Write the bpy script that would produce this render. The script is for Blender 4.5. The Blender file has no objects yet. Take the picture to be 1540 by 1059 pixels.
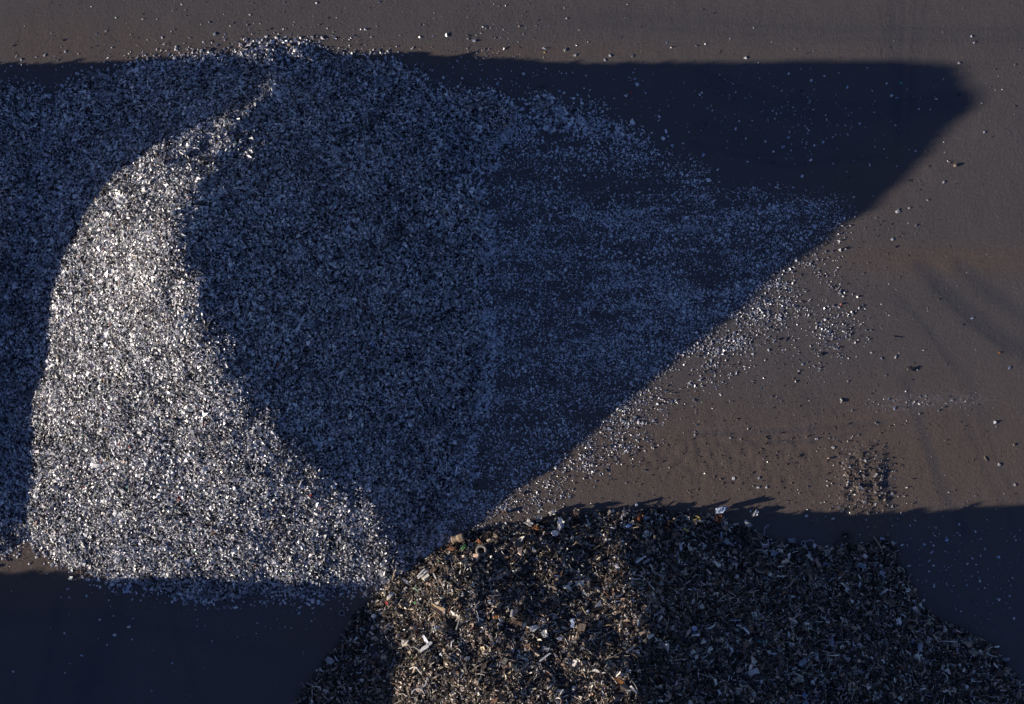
import bpy, math, random
import numpy as np
from mathutils import Vector, Matrix, Quaternion

# ------------------------------------------------------------------ camera, sky, sun, exposure
SUN_AZ = math.radians(14)          # light travels towards +x, slightly +y
SUN_T = 0.22                       # tangent of the sun's elevation
SUN_EL = math.atan(SUN_T)
scene = bpy.context.scene
cam_d = bpy.data.cameras.new("camera"); cam = bpy.data.objects.new("camera", cam_d)
scene.collection.objects.link(cam); scene.camera = cam
cam.location = (0, 0, 250.0); cam.rotation_euler = (0, 0, 0)
cam_d.sensor_width = 36.0; cam_d.lens = 36.0 * 250.0 / (1540 / 27.0)
cam_d.clip_start = 1.0; cam_d.clip_end = 6000.0
world = bpy.data.worlds.new("World"); scene.world = world; world.use_nodes = True
wn = world.node_tree; wn.nodes.clear()
sky = wn.nodes.new("ShaderNodeTexSky"); sky.sky_type = 'NISHITA'; sky.sun_disc = False
sky.sun_elevation = SUN_EL
sky.sun_rotation = math.atan2(-math.cos(SUN_AZ), -math.sin(SUN_AZ))
sky.air_density = 1.0; sky.dust_density = 0.3; sky.ozone_density = 2.5
bg = wn.nodes.new("ShaderNodeBackground"); bg.inputs[1].default_value = 0.062
wo = wn.nodes.new("ShaderNodeOutputWorld")
hs = wn.nodes.new("ShaderNodeMixRGB"); hs.blend_type = 'MULTIPLY'; hs.inputs[0].default_value = 1.0
hs.inputs[2].default_value = (0.93, 0.89, 1.22, 1)      # clear violet-blue dusk air
wn.links.new(sky.outputs[0], hs.inputs[1]); wn.links.new(hs.outputs[0], bg.inputs[0]); wn.links.new(bg.outputs[0], wo.inputs[0])
sun_d = bpy.data.lights.new("sun", 'SUN'); sun_d.energy = 5.0; sun_d.angle = math.radians(0.5)
sun_d.color = (1.0, 0.865, 0.715)
sun = bpy.data.objects.new("sun", sun_d); scene.collection.objects.link(sun)
sun.location = (-60, -15, 40)
sun.rotation_mode = 'QUATERNION'
sun.rotation_quaternion = Vector((math.cos(SUN_AZ), math.sin(SUN_AZ), -SUN_T)).to_track_quat('-Z', 'Y')
scene.view_settings.view_transform = 'Standard'; scene.view_settings.look = 'None'
scene.view_settings.exposure = 0.45; scene.view_settings.gamma = 1.0
try: scene.view_settings.use_curve_mapping = False
except Exception: pass

rng = np.random.default_rng(7); random.seed(7)
C = scene.collection

# ------------------------------------------------------------------ terrain of the heaps
S=27.0; CH=250.0
def gx(px,py,z=0):
    k=(1-z/CH)/S
    return ((px-770)*k,(529.5-py)*k)
MAIN=[ # crest
(450,92,.05),(430,120,.82),(410,146,1.74),(390,172,2.7),(370,200,3.62),(350,228,4.55),(322,258,5.4),(286,300,6.95),(266,340,8.45),(254,382,9.45),(246,420,9.1),(256,460,9.0),(287,492,9.05),(330,545,8.08),(350,572,7.4),(370,600,6.76),(395,628,6.1),(420,655,5.44),(450,683,4.7),(480,710,3.96),(525,735,3.05),(570,760,2.18),(590,800,1.2),(604,845,.3),
# toe
(75,160,0),(130,120,0),(200,103,0),(260,93,0),(340,84,0),(400,73,0),(450,82,0),(520,95,0),(570,91,0),(610,108,0),(650,133,0),(700,143,0),(760,160,0),(815,170,0),(835,185,0),(800,205,0),(740,240,0),(705,260,0),(712,300,0),(726,340,0),(722,400,0),(724,460,0),(722,520,0),(716,600,0),(698,660,0),(700,720,0),(655,790,0),(612,855,0),(588,872,0),(540,884,0),(450,894,0),(400,898,0),(330,896,0),(260,886,0),(180,872,0),(130,858,0),(90,840,0),(60,815,0),(0,760,0),(-30,700,0),(-60,600,0),(-70,500,0),(-60,400,0),(-30,300,0),(20,220,0),
# flanks
(200,130,.55),(300,130,.9),(360,110,.55),(500,130,.8),(560,120,.5),(640,160,.5),(700,175,.75),(760,185,.55),(690,215,.45),
(150,200,1.5),(250,190,2.6),(200,260,3.6),(120,300,2.6),(250,300,6.0),(150,400,4.6),(80,500,3.3),(200,500,6.8),(130,600,4.4),(60,650,1.9),(250,600,6.0),(200,700,3.75),(300,700,4.3),(120,760,1.5),(250,800,1.8),(350,800,2.3),(420,760,3.05),(450,840,1.0),(520,820,1.2),(540,790,1.7),(400,860,.65),
(460,200,3.0),(560,200,1.7),(640,250,1.1),(420,280,5.8),(520,300,4.0),(620,330,2.0),(400,380,7.6),(500,400,5.1),(600,420,2.5),(380,470,8.0),(480,500,5.5),(600,520,2.5),(430,570,6.0),(540,600,3.6),(640,620,1.4),(500,670,3.7),(600,700,1.8),(600,770,1.2),(655,720,.7)]
LEFT_TOE=[(0,131),(40,140),(75,160),(110,200),(150,260),(160,400),(150,560),(110,700),(50,793),(20,815),(0,821),(-100,850),(-300,880),(-500,860),(-700,700),(-760,500),(-700,300),(-500,150),(-250,100),(-100,115)]
MIX=[(440,1059,0),(480,1005,0),(520,955,0),(545,915,0),(590,872,0),(640,840,0),(700,803,0),(760,790,0),(850,778,0),(930,768,0),(1000,768,0),(1080,775,0),(1130,800,0),(1200,822,0),(1270,820,0),(1330,810,0),(1350,850,0),(1400,925,0),(1440,945,0),(1490,970,0),(1530,1020,0),(1570,1080,0),(1600,1200,0),(1500,1400,0),(1200,1520,0),(900,1540,0),(600,1450,0),(420,1300,0),(390,1150,0),
(560,950,.9),(560,1059,2.4),(640,900,1.7),(640,1000,4.0),(700,860,1.9),(720,940,3.7),(740,1059,6.3),(800,830,1.4),(800,890,2.8),(860,820,1.1),(880,870,2.7),(895,905,3.7),(920,950,4.9),(960,1059,8.0),(985,908,4.6),(940,920,4.9),(950,820,1.2),(1010,880,2.6),(1040,830,1.1),(1100,860,1.4),(1090,930,3.8),(1060,1020,5.6),(1180,880,1.6),(1200,960,3.4),(1200,1059,4.9),(1300,860,.8),(1320,940,2.2),(1340,1059,3.4),(1420,1000,1.3),(1450,1059,1.7),
(950,1180,8.6),(800,1200,7.5),(1100,1250,6.5),(700,1300,4.5),(950,1400,3.5),(1250,1350,3.2),(1350,1200,3.2),(550,1200,3.0)]
def ring(pts,off,zv):
    P=np.array([p[:2] for p in pts],float); c=P.mean(0); v=P-c; l=np.hypot(*v.T)[:,None]
    return [(a,b,zv) for a,b in P+v/l*off]
class RBF:
    def __init__(s,pts,lam=.02):
        P=np.array([gx(a,b,max(z,0)) for a,b,z in pts]); Z=np.array([p[2] for p in pts],float)
        D=np.hypot(P[:,None,0]-P[None,:,0],P[:,None,1]-P[None,:,1])
        n=len(P); A=np.zeros((n+1,n+1)); A[:n,:n]=-np.sqrt(D*D+.09)-np.eye(n)*lam; A[n,:n]=1; A[:n,n]=1
        b=np.zeros(n+1); b[:n]=Z
        s.w=np.linalg.solve(A,b); s.P=P
    def __call__(s,X,Y):
        sh=X.shape; X=X.ravel(); Y=Y.ravel(); o=np.empty(len(X))
        for i in range(0,len(X),40000):
            D=np.sqrt((X[i:i+40000,None]-s.P[:,0])**2+(Y[i:i+40000,None]-s.P[:,1])**2+.09)
            o[i:i+40000]=-D@s.w[:-1]+s.w[-1]
        return o.reshape(sh)
def toe(pts): return [p for p in pts if p[2]==0]
main_f=RBF(MAIN+ring(toe(MAIN),90,-3.2))
mix_f=RBF(MIX+ring(toe(MIX),90,-3.4))
LEFT=[(-230,150,1.95),(-230,162,2.2),(-230,205,4.0),(-230,263,6.25),(-230,309,7.25),(-230,330,7.0),(-230,354,6.5),(-230,404,6.07),(-230,438,5.85),(-230,499,5.6),(-230,546,5.42),(-230,595,5.44),(-230,643,5.1),(-230,679,4.4),(-230,729,3.95),(-230,769,3.75),(-230,818,3.15),(-230,875,2.0),(-230,915,.8),(-230,950,0),(-230,125,0),
(0,131,0),(40,140,0),(75,160,0),(50,793,0),(20,815,0),(0,821,0),(-90,860,0),(-330,965,0),(-500,900,0),(-700,700,0),(-760,500,0),(-700,300,0),(-500,150,0),(-100,120,0),
(-100,200,2.3),(0,200,1.2),(-100,320,4.0),(0,320,1.9),(-100,500,2.9),(0,500,1.5),(-100,700,1.7),(0,700,.8),(-100,800,.8),(-400,500,6.0),(-550,500,3.5),(-400,300,5.5),(-400,750,3.2),
(130,220,.2),(130,400,.1),(110,560,.1),(80,700,.1)]
FAR=[(-520,950,2.25),(-520,996,4.05),(-520,1025,4.85),(-520,1049,5.61),(-520,1077,6.95),(-520,1109,7.70),(-520,1156,8.60),(-520,1179,8.40),(-520,1196,8.70),(-520,1214,9.30),(-520,1236,10.30),(-520,1257,11.00),(-520,1292,11.60),(-520,1330,11.90),(-520,1420,11.90),(-520,1500,10.40),  # unseen added heap, crest shaped to throw the lower left shadow edge
(-520,895,0),(-330,985,0),(-200,1120,0),(-140,1250,0),(-120,1400,0),(-160,1600,0),(-350,1750,0),(-600,1800,0),(-850,1650,0),(-960,1400,0),(-900,1150,0),(-720,980,0)]
left_f=RBF(LEFT+ring(LEFT[19:35],90,-3.0))
far_f=RBF(FAR+ring(toe(FAR),110,-3.0))

# smooth value noise --------------------------------------------------
def _hash(i, j, s):
    n = (i * 374761393 + j * 668265263 + s * 1442695041) & 0xFFFFFFFF
    n = ((n ^ (n >> 13)) * 1274126177) & 0xFFFFFFFF
    return ((n ^ (n >> 16)) & 0xFFFF) / 65535.0
def vnoise(x, y, s):
    i = np.floor(x).astype(np.int64); j = np.floor(y).astype(np.int64)
    u = x - i; v = y - j; u = u*u*(3-2*u); v = v*v*(3-2*v)
    return (_hash(i, j, s)*(1-u)+_hash(i+1, j, s)*u)*(1-v)+(_hash(i, j+1, s)*(1-u)+_hash(i+1, j+1, s)*u)*v
def fbm(x, y, s, o=3):
    t = 0; a = .5; n = 0
    for k in range(o):
        c, q = math.cos(.6+k), math.sin(.6+k)
        t = t + a*vnoise((x*c-y*q)*2**k+17.3*k, (x*q+y*c)*2**k+5.1*k, s+k); n += a; a *= .5
    return t/n - .5

def rough(h, X, Y, kind):
    h = h + np.clip(1-np.abs(h)/1.6, 0, 1)*((.4 if kind == 'mix' else .75)*fbm(X/1.9, Y/1.9, 71, 3)+.02)      # ragged toe
    if kind == 'shred':      # slumped tongues where the heap runs out to the east
        e = np.clip((X+8)/3, 0, 1)*np.clip((Y+9)/3, 0, 1)*np.clip((14-Y)/2, 0, 1)
        h = h + e*np.clip(1-np.abs(h-.1)/1.1, 0, 1)*(1.3*fbm(X/1.5, Y/1.1, 81, 3)+.7*fbm(X/.45, Y/.45, 85, 2)-.1)
    ramp = np.clip(h/.8, 0, 1)
    if kind == 'mix':
        return h + ramp*(0.85*fbm(X/2.6, Y/2.6, 51, 3) + .5*fbm(X/.7, Y/.7, 61, 2) - .2)
    # shredded metal: slumped scallops along the slope, then fist-size lumps
    crest = np.clip((h-4.5)/3, 0, 1)
    g = .34*fbm(X/2.4, Y/2.4, 11, 3) + .24*fbm(X/.8, Y/.8, 21, 2) + crest*.3*fbm((X+Y)/3.6, (X-Y)/1.1, 31, 2) - .07
    return h + ramp*g

def height_of(f, kind):
    return lambda X, Y: rough(f(X, Y), X, Y, kind)
H_MAIN = height_of(main_f, 'shred'); H_LEFT = height_of(left_f, 'shred')
H_MIX = height_of(mix_f, 'mix'); H_FAR = height_of(far_f, 'shred')

class Grid:
    def __init__(s, f, x0, x1, y0, y1, st):
        s.x = np.arange(x0, x1+st, st); s.y = np.arange(y0, y1+st, st); s.st = st
        X, Y = np.meshgrid(s.x, s.y); s.H = f(X, Y); s.X = X; s.Y = Y
    def __call__(s, x, y):
        i = (np.asarray(x, float)-s.x[0])/s.st; j = (np.asarray(y, float)-s.y[0])/s.st
        ok = (i >= 0) & (i < len(s.x)-1) & (j >= 0) & (j < len(s.y)-1)
        i = np.clip(i, 0, len(s.x)-1.001); j = np.clip(j, 0, len(s.y)-1.001)
        a = i.astype(int); b = j.astype(int); u = i-a; v = j-b; H = s.H
        h = H[b, a]*(1-u)*(1-v)+H[b, a+1]*u*(1-v)+H[b+1, a]*(1-u)*v+H[b+1, a+1]*u*v
        return np.where(ok, h, -3.0)
def pxbox(a, b, c, d):   # photo px -> world bounds
    return (a-770)/27., (b-770)/27., (529.5-d)/27., (529.5-c)/27.
_hm = H_MAIN
def H_MAIN(X, Y):      # slumped ridges near the crest that catch the light
    h = _hm(X, Y)
    for px, py, rx, ry, a, amp in ((408,132,17,13,0,.35),(385,160,22,8,-.6,.3),(335,205,34,7,-.62,.26),(325,258,36,6,-.62,.3),(285,290,26,8,-.8,.15),(296,445,9,22,.3,.3),(262,440,14,26,.2,-.6),(300,232,34,9,-.6,-.4),(350,240,30,8,-.6,-.3)):
        x0, y0 = gx(px, py, 0); z0 = float(_hm(np.array([x0]), np.array([y0]))[0]); x0, y0 = gx(px, py, max(z0, 0))
        c, s_ = math.cos(a), math.sin(a); dx = (X-x0)*27; dy = -(Y-y0)*27
        h = h+amp*np.exp(-(((dx*c+dy*s_)/rx)**2+((-dx*s_+dy*c)/ry)**2))
    return h
G_MAIN = Grid(H_MAIN, *pxbox(-110, 880, 30, 940), .14)
G_LEFT = Grid(H_LEFT, *pxbox(-830, 220, 60, 1020), .2)
G_MIX = Grid(H_MIX, *pxbox(350, 1660, 730, 1580), .14)
G_FAR = Grid(H_FAR, *pxbox(-1020, -80, 850, 1850), .35)

# ground relief (real centimetres of undulation, ruts, dirt ridge) ----------
def gauss(X, Y, px, py, rx, ry, ang=0):
    x, y = gx(px, py); c, s = math.cos(ang), math.sin(ang)
    dx = (X-x)*27; dy = -(Y-y)*27
    return np.exp(-(((dx*c+dy*s)/rx)**2+((-dx*s+dy*c)/ry)**2))
def stroke(X, Y, pts, wid):
    P = [gx(*p) for p in pts]; D = np.full(X.shape, 1e9)
    for (ax, ay), (bx, by) in zip(P[:-1], P[1:]):
        vx, vy = bx-ax, by-ay; t = np.clip(((X-ax)*vx+(Y-ay)*vy)/(vx*vx+vy*vy), 0, 1)
        D = np.minimum(D, np.hypot(X-ax-vx*t, Y-ay-vy*t))
    return np.exp(-(D*27/wid)**2)
TRACKS = [([(1385,400),(1440,455),(1500,505),(1600,560)],15,1.0), ([(1440,395),(1490,440),(1560,490)],13,.8),
 ([(1290,410),(1380,480),(1450,560),(1500,640)],9,.3),
 ([(1362,570),(1385,640),(1420,740),(1450,800)],9,.7), ([(1325,680),(1345,760),(1380,850)],7,.25),
 ([(1050,120),(1150,170),(1290,175),(1450,160)],16,.5), ([(1060,190),(1160,225),(1300,220)],18,.4),
 ([(1345,0),(1342,60),(1350,200)],9,.35), ([(1395,0),(1385,60),(1370,160)],6,.3),
 ([(700,40),(1000,28),(1540,60)],22,.25), ([(180,900),(150,980),(120,1070)],20,.35),
 ([(1100,420),(1300,430),(1540,360)],20,-.3),
 ([(1405,430),(1462,482),(1520,530)],5,.5), ([(1340,430),(1400,500),(1440,560)],5,.45), ([(1050,652),(1180,648),(1330,636)],5,.5), ([(1060,641),(1200,636),(1320,622)],4,-.4),
 ([(1080,668),(1220,664),(1300,650)],4,.4), ([(1210,590),(1222,640),(1226,660)],4,.5),([(1222,588),(1236,636)],3,.5),([(1234,586),(1262,630)],3,.5),([(1330,700),(1338,770)],5,.6),
 ([(1360,0),(1356,90),(1350,220)],4,.45), ([(1378,0),(1372,90),(1366,220)],4,.4), ([(900,20),(1250,45),(1540,42)],5,.25), ([(880,34),(1250,60),(1540,58)],5,.25),
 ([(1050,105),(1160,150),(1300,158),(1450,140)],5,.5), ([(1040,215),(1180,250),(1330,235)],5,.5), ([(1440,600),(1480,700),(1530,800)],6,.4), ([(1460,590),(1500,690),(1550,790)],5,.35),
 ([(0,930),(150,925),(420,985)],14,.3), ([(90,900),(60,1059)],10,.35), ([(250,900),(300,1059)],8,.3)]
def relief(X, Y):
    h = .035*fbm(X/2.5, Y/2.5, 91, 4)+.012*fbm(X/.4, Y/.4, 99, 2)
    dirt = np.exp(-(((X-gx(1302,0)[0])*27/36)**4+((Y-gx(0,728)[1])*27/54)**4))
    h = h + dirt*(.05+.15*fbm(X/.55, Y/.45, 95, 2)+.10*fbm(X/.25, Y/.25, 96, 2))
    rg = np.clip(gauss(X, Y, 1060, 690, 240, 55)+.8*gauss(X, Y, 1180, 690, 90, 40), 0, 1)
    h = h + rg*.05*fbm(X/.35, Y/.35, 97, 2)
    for p, w, a in TRACKS: h = h - .012*a*stroke(X, Y, p, w)
    return h

# ------------------------------------------------------------------ materials
def new_mat(name):
    m = bpy.data.materials.new(name); m.use_nodes = True; nt = m.node_tree
    b = nt.nodes["Principled BSDF"]; return m, nt, b
def flat_mat(name, col, metal=0.0, rough_=.6, var=.35, scale=9.0):
    m, nt, b = new_mat(name); N = nt.nodes; L = nt.links
    tc = N.new("ShaderNodeTexCoord"); no = N.new("ShaderNodeTexNoise"); no.inputs['Scale'].default_value = scale
    no.inputs['Detail'].default_value = 5
    L.new(tc.outputs['Object'], no.inputs['Vector'])
    r = N.new("ShaderNodeValToRGB"); r.color_ramp.elements[0].position = .3; r.color_ramp.elements[1].position = .7
    d = tuple(c*(1-var) for c in col); r.color_ramp.elements[0].color = (*d, 1)
    r.color_ramp.elements[1].color = (*[min(1, c*(1+var*.6)) for c in col], 1)
    L.new(no.outputs['Fac'], r.inputs['Fac']); L.new(r.outputs[0], b.inputs['Base Color'])
    b.inputs['Metallic'].default_value = metal; b.inputs['Roughness'].default_value = rough_
    bp = N.new("ShaderNodeBump"); bp.inputs['Strength'].default_value = .5; bp.inputs['Distance'].default_value = .01
    L.new(no.outputs['Fac'], bp.inputs['Height']); L.new(bp.outputs[0], b.inputs['Normal'])
    return m
def frag_mat(name, rough_=.42, metal_scale=1.0):
    """Base colour and metalness of every fragment come from its own attribute."""
    m, nt, b = new_mat(name); N = nt.nodes; L = nt.links
    at = N.new("ShaderNodeAttribute"); at.attribute_name = "tint"
    tc = N.new("ShaderNodeTexCoord"); no = N.new("ShaderNodeTexNoise"); no.inputs['Scale'].default_value = 22
    L.new(tc.outputs['Object'], no.inputs['Vector'])
    mx = N.new("ShaderNodeMixRGB"); mx.blend_type = 'MULTIPLY'; mx.inputs[0].default_value = .18
    L.new(at.outputs['Color'], mx.inputs[1]); L.new(no.outputs['Fac'], mx.inputs[2])
    L.new(mx.outputs[0], b.inputs['Base Color'])
    mt = N.new("ShaderNodeMath"); mt.operation = 'MULTIPLY'; mt.inputs[1].default_value = metal_scale
    L.new(at.outputs['Alpha'], mt.inputs[0]); L.new(mt.outputs[0], b.inputs['Metallic'])
    b.inputs['Roughness'].default_value = rough_
    return m
M_SHRED = frag_mat("shredded_metal", .48); M_MIXED = frag_mat("mixed_scrap", .55)
M_CLOD = frag_mat("dirt_clod", .95, 0)
M_BED = flat_mat("heap_bed", (.02, .021, .026), 0, .8, .5, 14)  # near-black mound colour stands in for shade in the gaps between fragments
M_BEDMIX = flat_mat("mixed_heap_bed", (.025, .021, .018), 0, .9, .5, 14)  # dark colour again puts shade into the gaps of the mixed scrap

# ground ------------------------------------------------------------
mg, nt, b = new_mat("yard_surface"); N = nt.nodes; L = nt.links
geo = N.new("ShaderNodeNewGeometry")
def noise(scale, detail=4, rough_=.55, vec=None, dist=0.0):
    n = N.new("ShaderNodeTexNoise"); n.inputs['Scale'].default_value = scale; n.inputs['Detail'].default_value = detail
    n.inputs['Roughness'].default_value = rough_; n.inputs['Distortion'].default_value = dist
    L.new(vec or geo.outputs['Position'], n.inputs['Vector']); return n
def mix(bt, f, a, c):
    n = N.new("ShaderNodeMixRGB"); n.blend_type = bt
    for k, v in ((0, f), (1, a), (2, c)):
        if hasattr(v, 'is_linked'): L.new(v, n.inputs[k])
        elif isinstance(v, tuple): n.inputs[k].default_value = (*v, 1)
        else: n.inputs[k].default_value = v
    return n.outputs[0]
def ramp(src, p0, p1, c0=(0,0,0), c1=(1,1,1)):
    r = N.new("ShaderNodeValToRGB"); r.color_ramp.elements[0].position = p0; r.color_ramp.elements[1].position = p1
    r.color_ramp.elements[0].color = (*c0, 1); r.color_ramp.elements[1].color = (*c1, 1); L.new(src, r.inputs[0]); return r.outputs[0]
at = N.new("ShaderNodeAttribute"); at.attribute_name = "soil"
sep = N.new("ShaderNodeSeparateColor"); L.new(at.outputs['Color'], sep.inputs[0])
GREY = (.117, .111, .115); BROWN = (.138, .110, .095); TRACK = (.074, .075, .088); CHALK = (.26, .25, .26)
big = noise(.06, 5, .6); mid = noise(.55, 5, .65); fine = noise(5.5, 9, .82); grit = noise(34, 3, .7)
c = mix('MIX', ramp(mid.outputs['Fac'], .35, .75), GREY, tuple(x*.88 for x in GREY))
bf = N.new("ShaderNodeMath"); bf.operation = 'ADD'; L.new(sep.outputs[0], bf.inputs[0])
bm_ = N.new("ShaderNodeMath"); bm_.operation = 'MULTIPLY_ADD'; L.new(mid.outputs['Fac'], bm_.inputs[0]); bm_.inputs[1].default_value = .9; bm_.inputs[2].default_value = -.45
bm2 = N.new("ShaderNodeMath"); bm2.operation = 'MULTIPLY'; L.new(bm_.outputs[0], bm2.inputs[0]); L.new(sep.outputs[0], bm2.inputs[1])
L.new(bm2.outputs[0], bf.inputs[1]); bf.use_clamp = True
c = mix('MIX', bf.outputs[0], c, BROWN)
tf = N.new("ShaderNodeMath"); tf.operation = 'MULTIPLY'; tf.use_clamp = True; L.new(sep.outputs[1], tf.inputs[0])
L.new(ramp(fine.outputs['Fac'], .2, .65, (.5,.5,.5), (1,1,1)), tf.inputs[1])
c = mix('MIX', tf.outputs[0], c, TRACK)
ck = N.new("ShaderNodeMath"); ck.operation = 'MULTIPLY'; ck.use_clamp = True; L.new(sep.outputs[2], ck.inputs[0])
L.new(ramp(fine.outputs['Fac'], .48, .62), ck.inputs[1])
c = mix('MIX', ck.outputs[0], c, CHALK)
c = mix('MULTIPLY', .8, c, ramp(fine.outputs['Fac'], .25, .75, (.72,.72,.72), (1.15,1.15,1.15)))
c = mix('MULTIPLY', .75, c, ramp(grit.outputs['Fac'], .3, .7, (.75,.75,.75), (1.15,1.15,1.15)))
L.new(c, b.inputs['Base Color']); b.inputs['Roughness'].default_value = .92
b.inputs['Specular IOR Level'].default_value = .25
b1 = N.new("ShaderNodeBump"); b1.inputs['Strength'].default_value = .75; b1.inputs['Distance'].default_value = .085
L.new(fine.outputs['Fac'], b1.inputs['Height'])
b2 = N.new("ShaderNodeBump"); b2.inputs['Strength'].default_value = .5; b2.inputs['Distance'].default_value = .014
L.new(grit.outputs['Fac'], b2.inputs['Height']); L.new(b1.outputs[0], b2.inputs['Normal'])
L.new(b2.outputs[0], b.inputs['Normal'])

# ------------------------------------------------------------------ mesh helpers
def link(name, me, mats=(), parent=None):
    for m in mats: me.materials.append(m)
    o = bpy.data.objects.new(name, me); C.objects.link(o)
    if parent: o.parent = parent
    return o
def tag(o, label=None, cat=None, group=None, kind=None):
    if label: o['label'] = label
    if cat: o['category'] = cat
    if group: o['group'] = group
    if kind: o['kind'] = kind
    return o
def mesh_from(name, V, F4=None, F3=None, smooth=False, mi4=None, mi3=None):
    """V (n,3); F4 (a,4), F3 (b,3)"""
    me = bpy.data.meshes.new(name); V = np.ascontiguousarray(V, np.float32)
    me.vertices.add(len(V)); me.vertices.foreach_set('co', V.ravel())
    n4 = 0 if F4 is None else len(F4); n3 = 0 if F3 is None else len(F3)
    li = []
    if n4: li.append(np.asarray(F4).ravel())
    if n3: li.append(np.asarray(F3).ravel())
    li = np.concatenate(li).astype(np.int32)
    me.loops.add(len(li)); me.loops.foreach_set('vertex_index', li)
    me.polygons.add(n4+n3)
    ls = np.concatenate([np.arange(n4)*4, n4*4+np.arange(n3)*3]).astype(np.int32)
    me.polygons.foreach_set('loop_start', ls)
    me.update(calc_edges=True)
    if mi4 is not None or mi3 is not None:
        mi = np.concatenate([mi4 if mi4 is not None else np.zeros(n4), mi3 if mi3 is not None else np.zeros(n3)]).astype(np.int32)
        me.polygons.foreach_set('material_index', mi)
    me.polygons.foreach_set('use_smooth', np.full(n4+n3, smooth))
    return me
def set_tint(me, T):
    a = me.attributes.new('tint', 'FLOAT_COLOR', 'POINT'); a.data.foreach_set('color', np.ascontiguousarray(T, np.float32).ravel())

def rand_rot(n, normals, tilt, r=rng):
    """local z near the surface normal, tilted by gaussian tilt; returns (n,3,3) columns x,y,z"""
    z = normals + r.normal(0, 1, (n, 3))*np.reshape(tilt, (-1, 1)); z /= np.linalg.norm(z, axis=1)[:, None]
    a = r.normal(0, 1, (n, 3)); x = a - z*(a*z).sum(1)[:, None]; x /= np.linalg.norm(x, axis=1)[:, None]
    y = np.cross(z, x); return np.stack([x, y, z], 2)
QUAD = np.array([[0,1,3,2],[4,6,7,5],[0,4,5,1],[2,3,7,6],[0,2,6,4],[1,5,7,3]])
CORN = np.array([[x, y, z] for x in (-.5,.5) for y in (-.5,.5) for z in (-.5,.5)])
QUAD = np.array([[0,1,3,2],[4,6,7,5],[0,4,5,1],[2,3,7,6],[0,2,6,4],[1,5,7,3]])
def shards(P, Rm, Ls, Ws, Ts, r=rng, jit=.32):
    """irregular bent plates / chunks, eight corners each"""
    n = len(P); v = np.repeat(CORN[None], n, 0)
    v = v*(1+r.uniform(-jit*1.6, jit*.7, (n, 8, 1)))+r.uniform(-.14, .14, (n, 8, 3))*[1, 1, .6]
    v = v*np.stack([Ls, Ws, Ts], 1)[:, None, :]
    tw = r.normal(0, .35, n)[:, None]*v[..., 0]; v[..., 2] += tw*v[..., 1]/np.maximum(Ws, 1e-3)[:, None]*1.2
    v = np.einsum('nij,nkj->nki', Rm, v)+P[:, None, :]
    f = QUAD[None]+8*np.arange(n)[:, None, None]
    return v.reshape(-1, 3), f.reshape(-1, 4)
def sweeps(P, Rm, Ls, Ws, Ts, curv, K=5, r=rng, twist=.6):
    """curved strips / bars / wires: rectangular section along a bent path"""
    n = len(P); s = np.linspace(-.5, .5, K)
    k1 = r.normal(0, 1, n)*curv; k2 = r.normal(0, 1, n)*curv*.9; k3 = r.normal(0, 1, n)*curv*.5
    ang = k1[:, None]*s+k2[:, None]*(s*s*2)+r.normal(0, .12, (n, K))*np.reshape(np.minimum(curv, 1), (-1, 1))
    seg = (Ls/(K-1))[:, None]
    mid_ = (ang[:, 1:]+ang[:, :-1])/2
    x = np.concatenate([np.zeros((n, 1)), np.cumsum(np.cos(mid_)*seg, 1)], 1); z = np.concatenate([np.zeros((n, 1)), np.cumsum(np.sin(mid_)*seg, 1)], 1)
    x -= x.mean(1)[:, None]; z -= z.mean(1)[:, None]
    y = k3[:, None]*s*s*Ls[:, None]*.5; y -= y.mean(1)[:, None]
    tw = r.normal(0, twist, n)[:, None]*s*2
    wid = Ws[:, None]*r.uniform(.65, 1.15, (n, K))
    vs = []
    for a, c_ in ((-.5, -.5), (.5, -.5), (.5, .5), (-.5, .5)):
        ly = a*wid*np.cos(tw)-c_*Ts[:, None]*np.sin(tw); lz = a*wid*np.sin(tw)+c_*Ts[:, None]*np.cos(tw)
        vs.append(np.stack([x-lz*np.sin(ang), y+ly, z+lz*np.cos(ang)], 2))
    v = np.stack(vs, 2)  # n,K,4,3
    v = v.reshape(n, K*4, 3); v = np.einsum('nij,nkj->nki', Rm, v)+P[:, None, :]
    f = []
    for k in range(K-1):
        for q in range(4):
            f.append([k*4+q, k*4+(q+1) % 4, (k+1)*4+(q+1) % 4, (k+1)*4+q])
    f.append([3, 2, 1, 0]); f.append([(K-1)*4+q for q in range(4)])
    f = np.array(f)[None]+4*K*np.arange(n)[:, None, None]
    return v.reshape(-1, 3), f.reshape(-1, 4)
def normals_of(G, x, y, e=.12):
    gx_ = (G(x+e, y)-G(x-e, y))/(2*e); gy_ = (G(x, y+e)-G(x, y-e))/(2*e)
    n = np.stack([-gx_, -gy_, np.ones_like(gx_)], 1); return n/np.linalg.norm(n, axis=1)[:, None]
def scatter(G, n, box, accept=None, e=.12):
    """n points over the heap surface, evenly per square metre of slope"""
    xs, ys = [], []; got = 0
    while got < n:
        x = rng.uniform(box[0], box[1], n*2); y = rng.uniform(box[2], box[3], n*2)
        h = G(x, y); ok = h > -.02
        nz = normals_of(G, x, y, .3)[:, 2]; ok &= rng.random(len(x)) < .62/nz
        if accept is not None: ok &= accept(x, y, h)
        xs.append(x[ok]); ys.append(y[ok]); got += ok.sum()
    x = np.concatenate(xs)[:n]; y = np.concatenate(ys)[:n]
    return x, y, G(x, y), normals_of(G, x, y, e)
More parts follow.
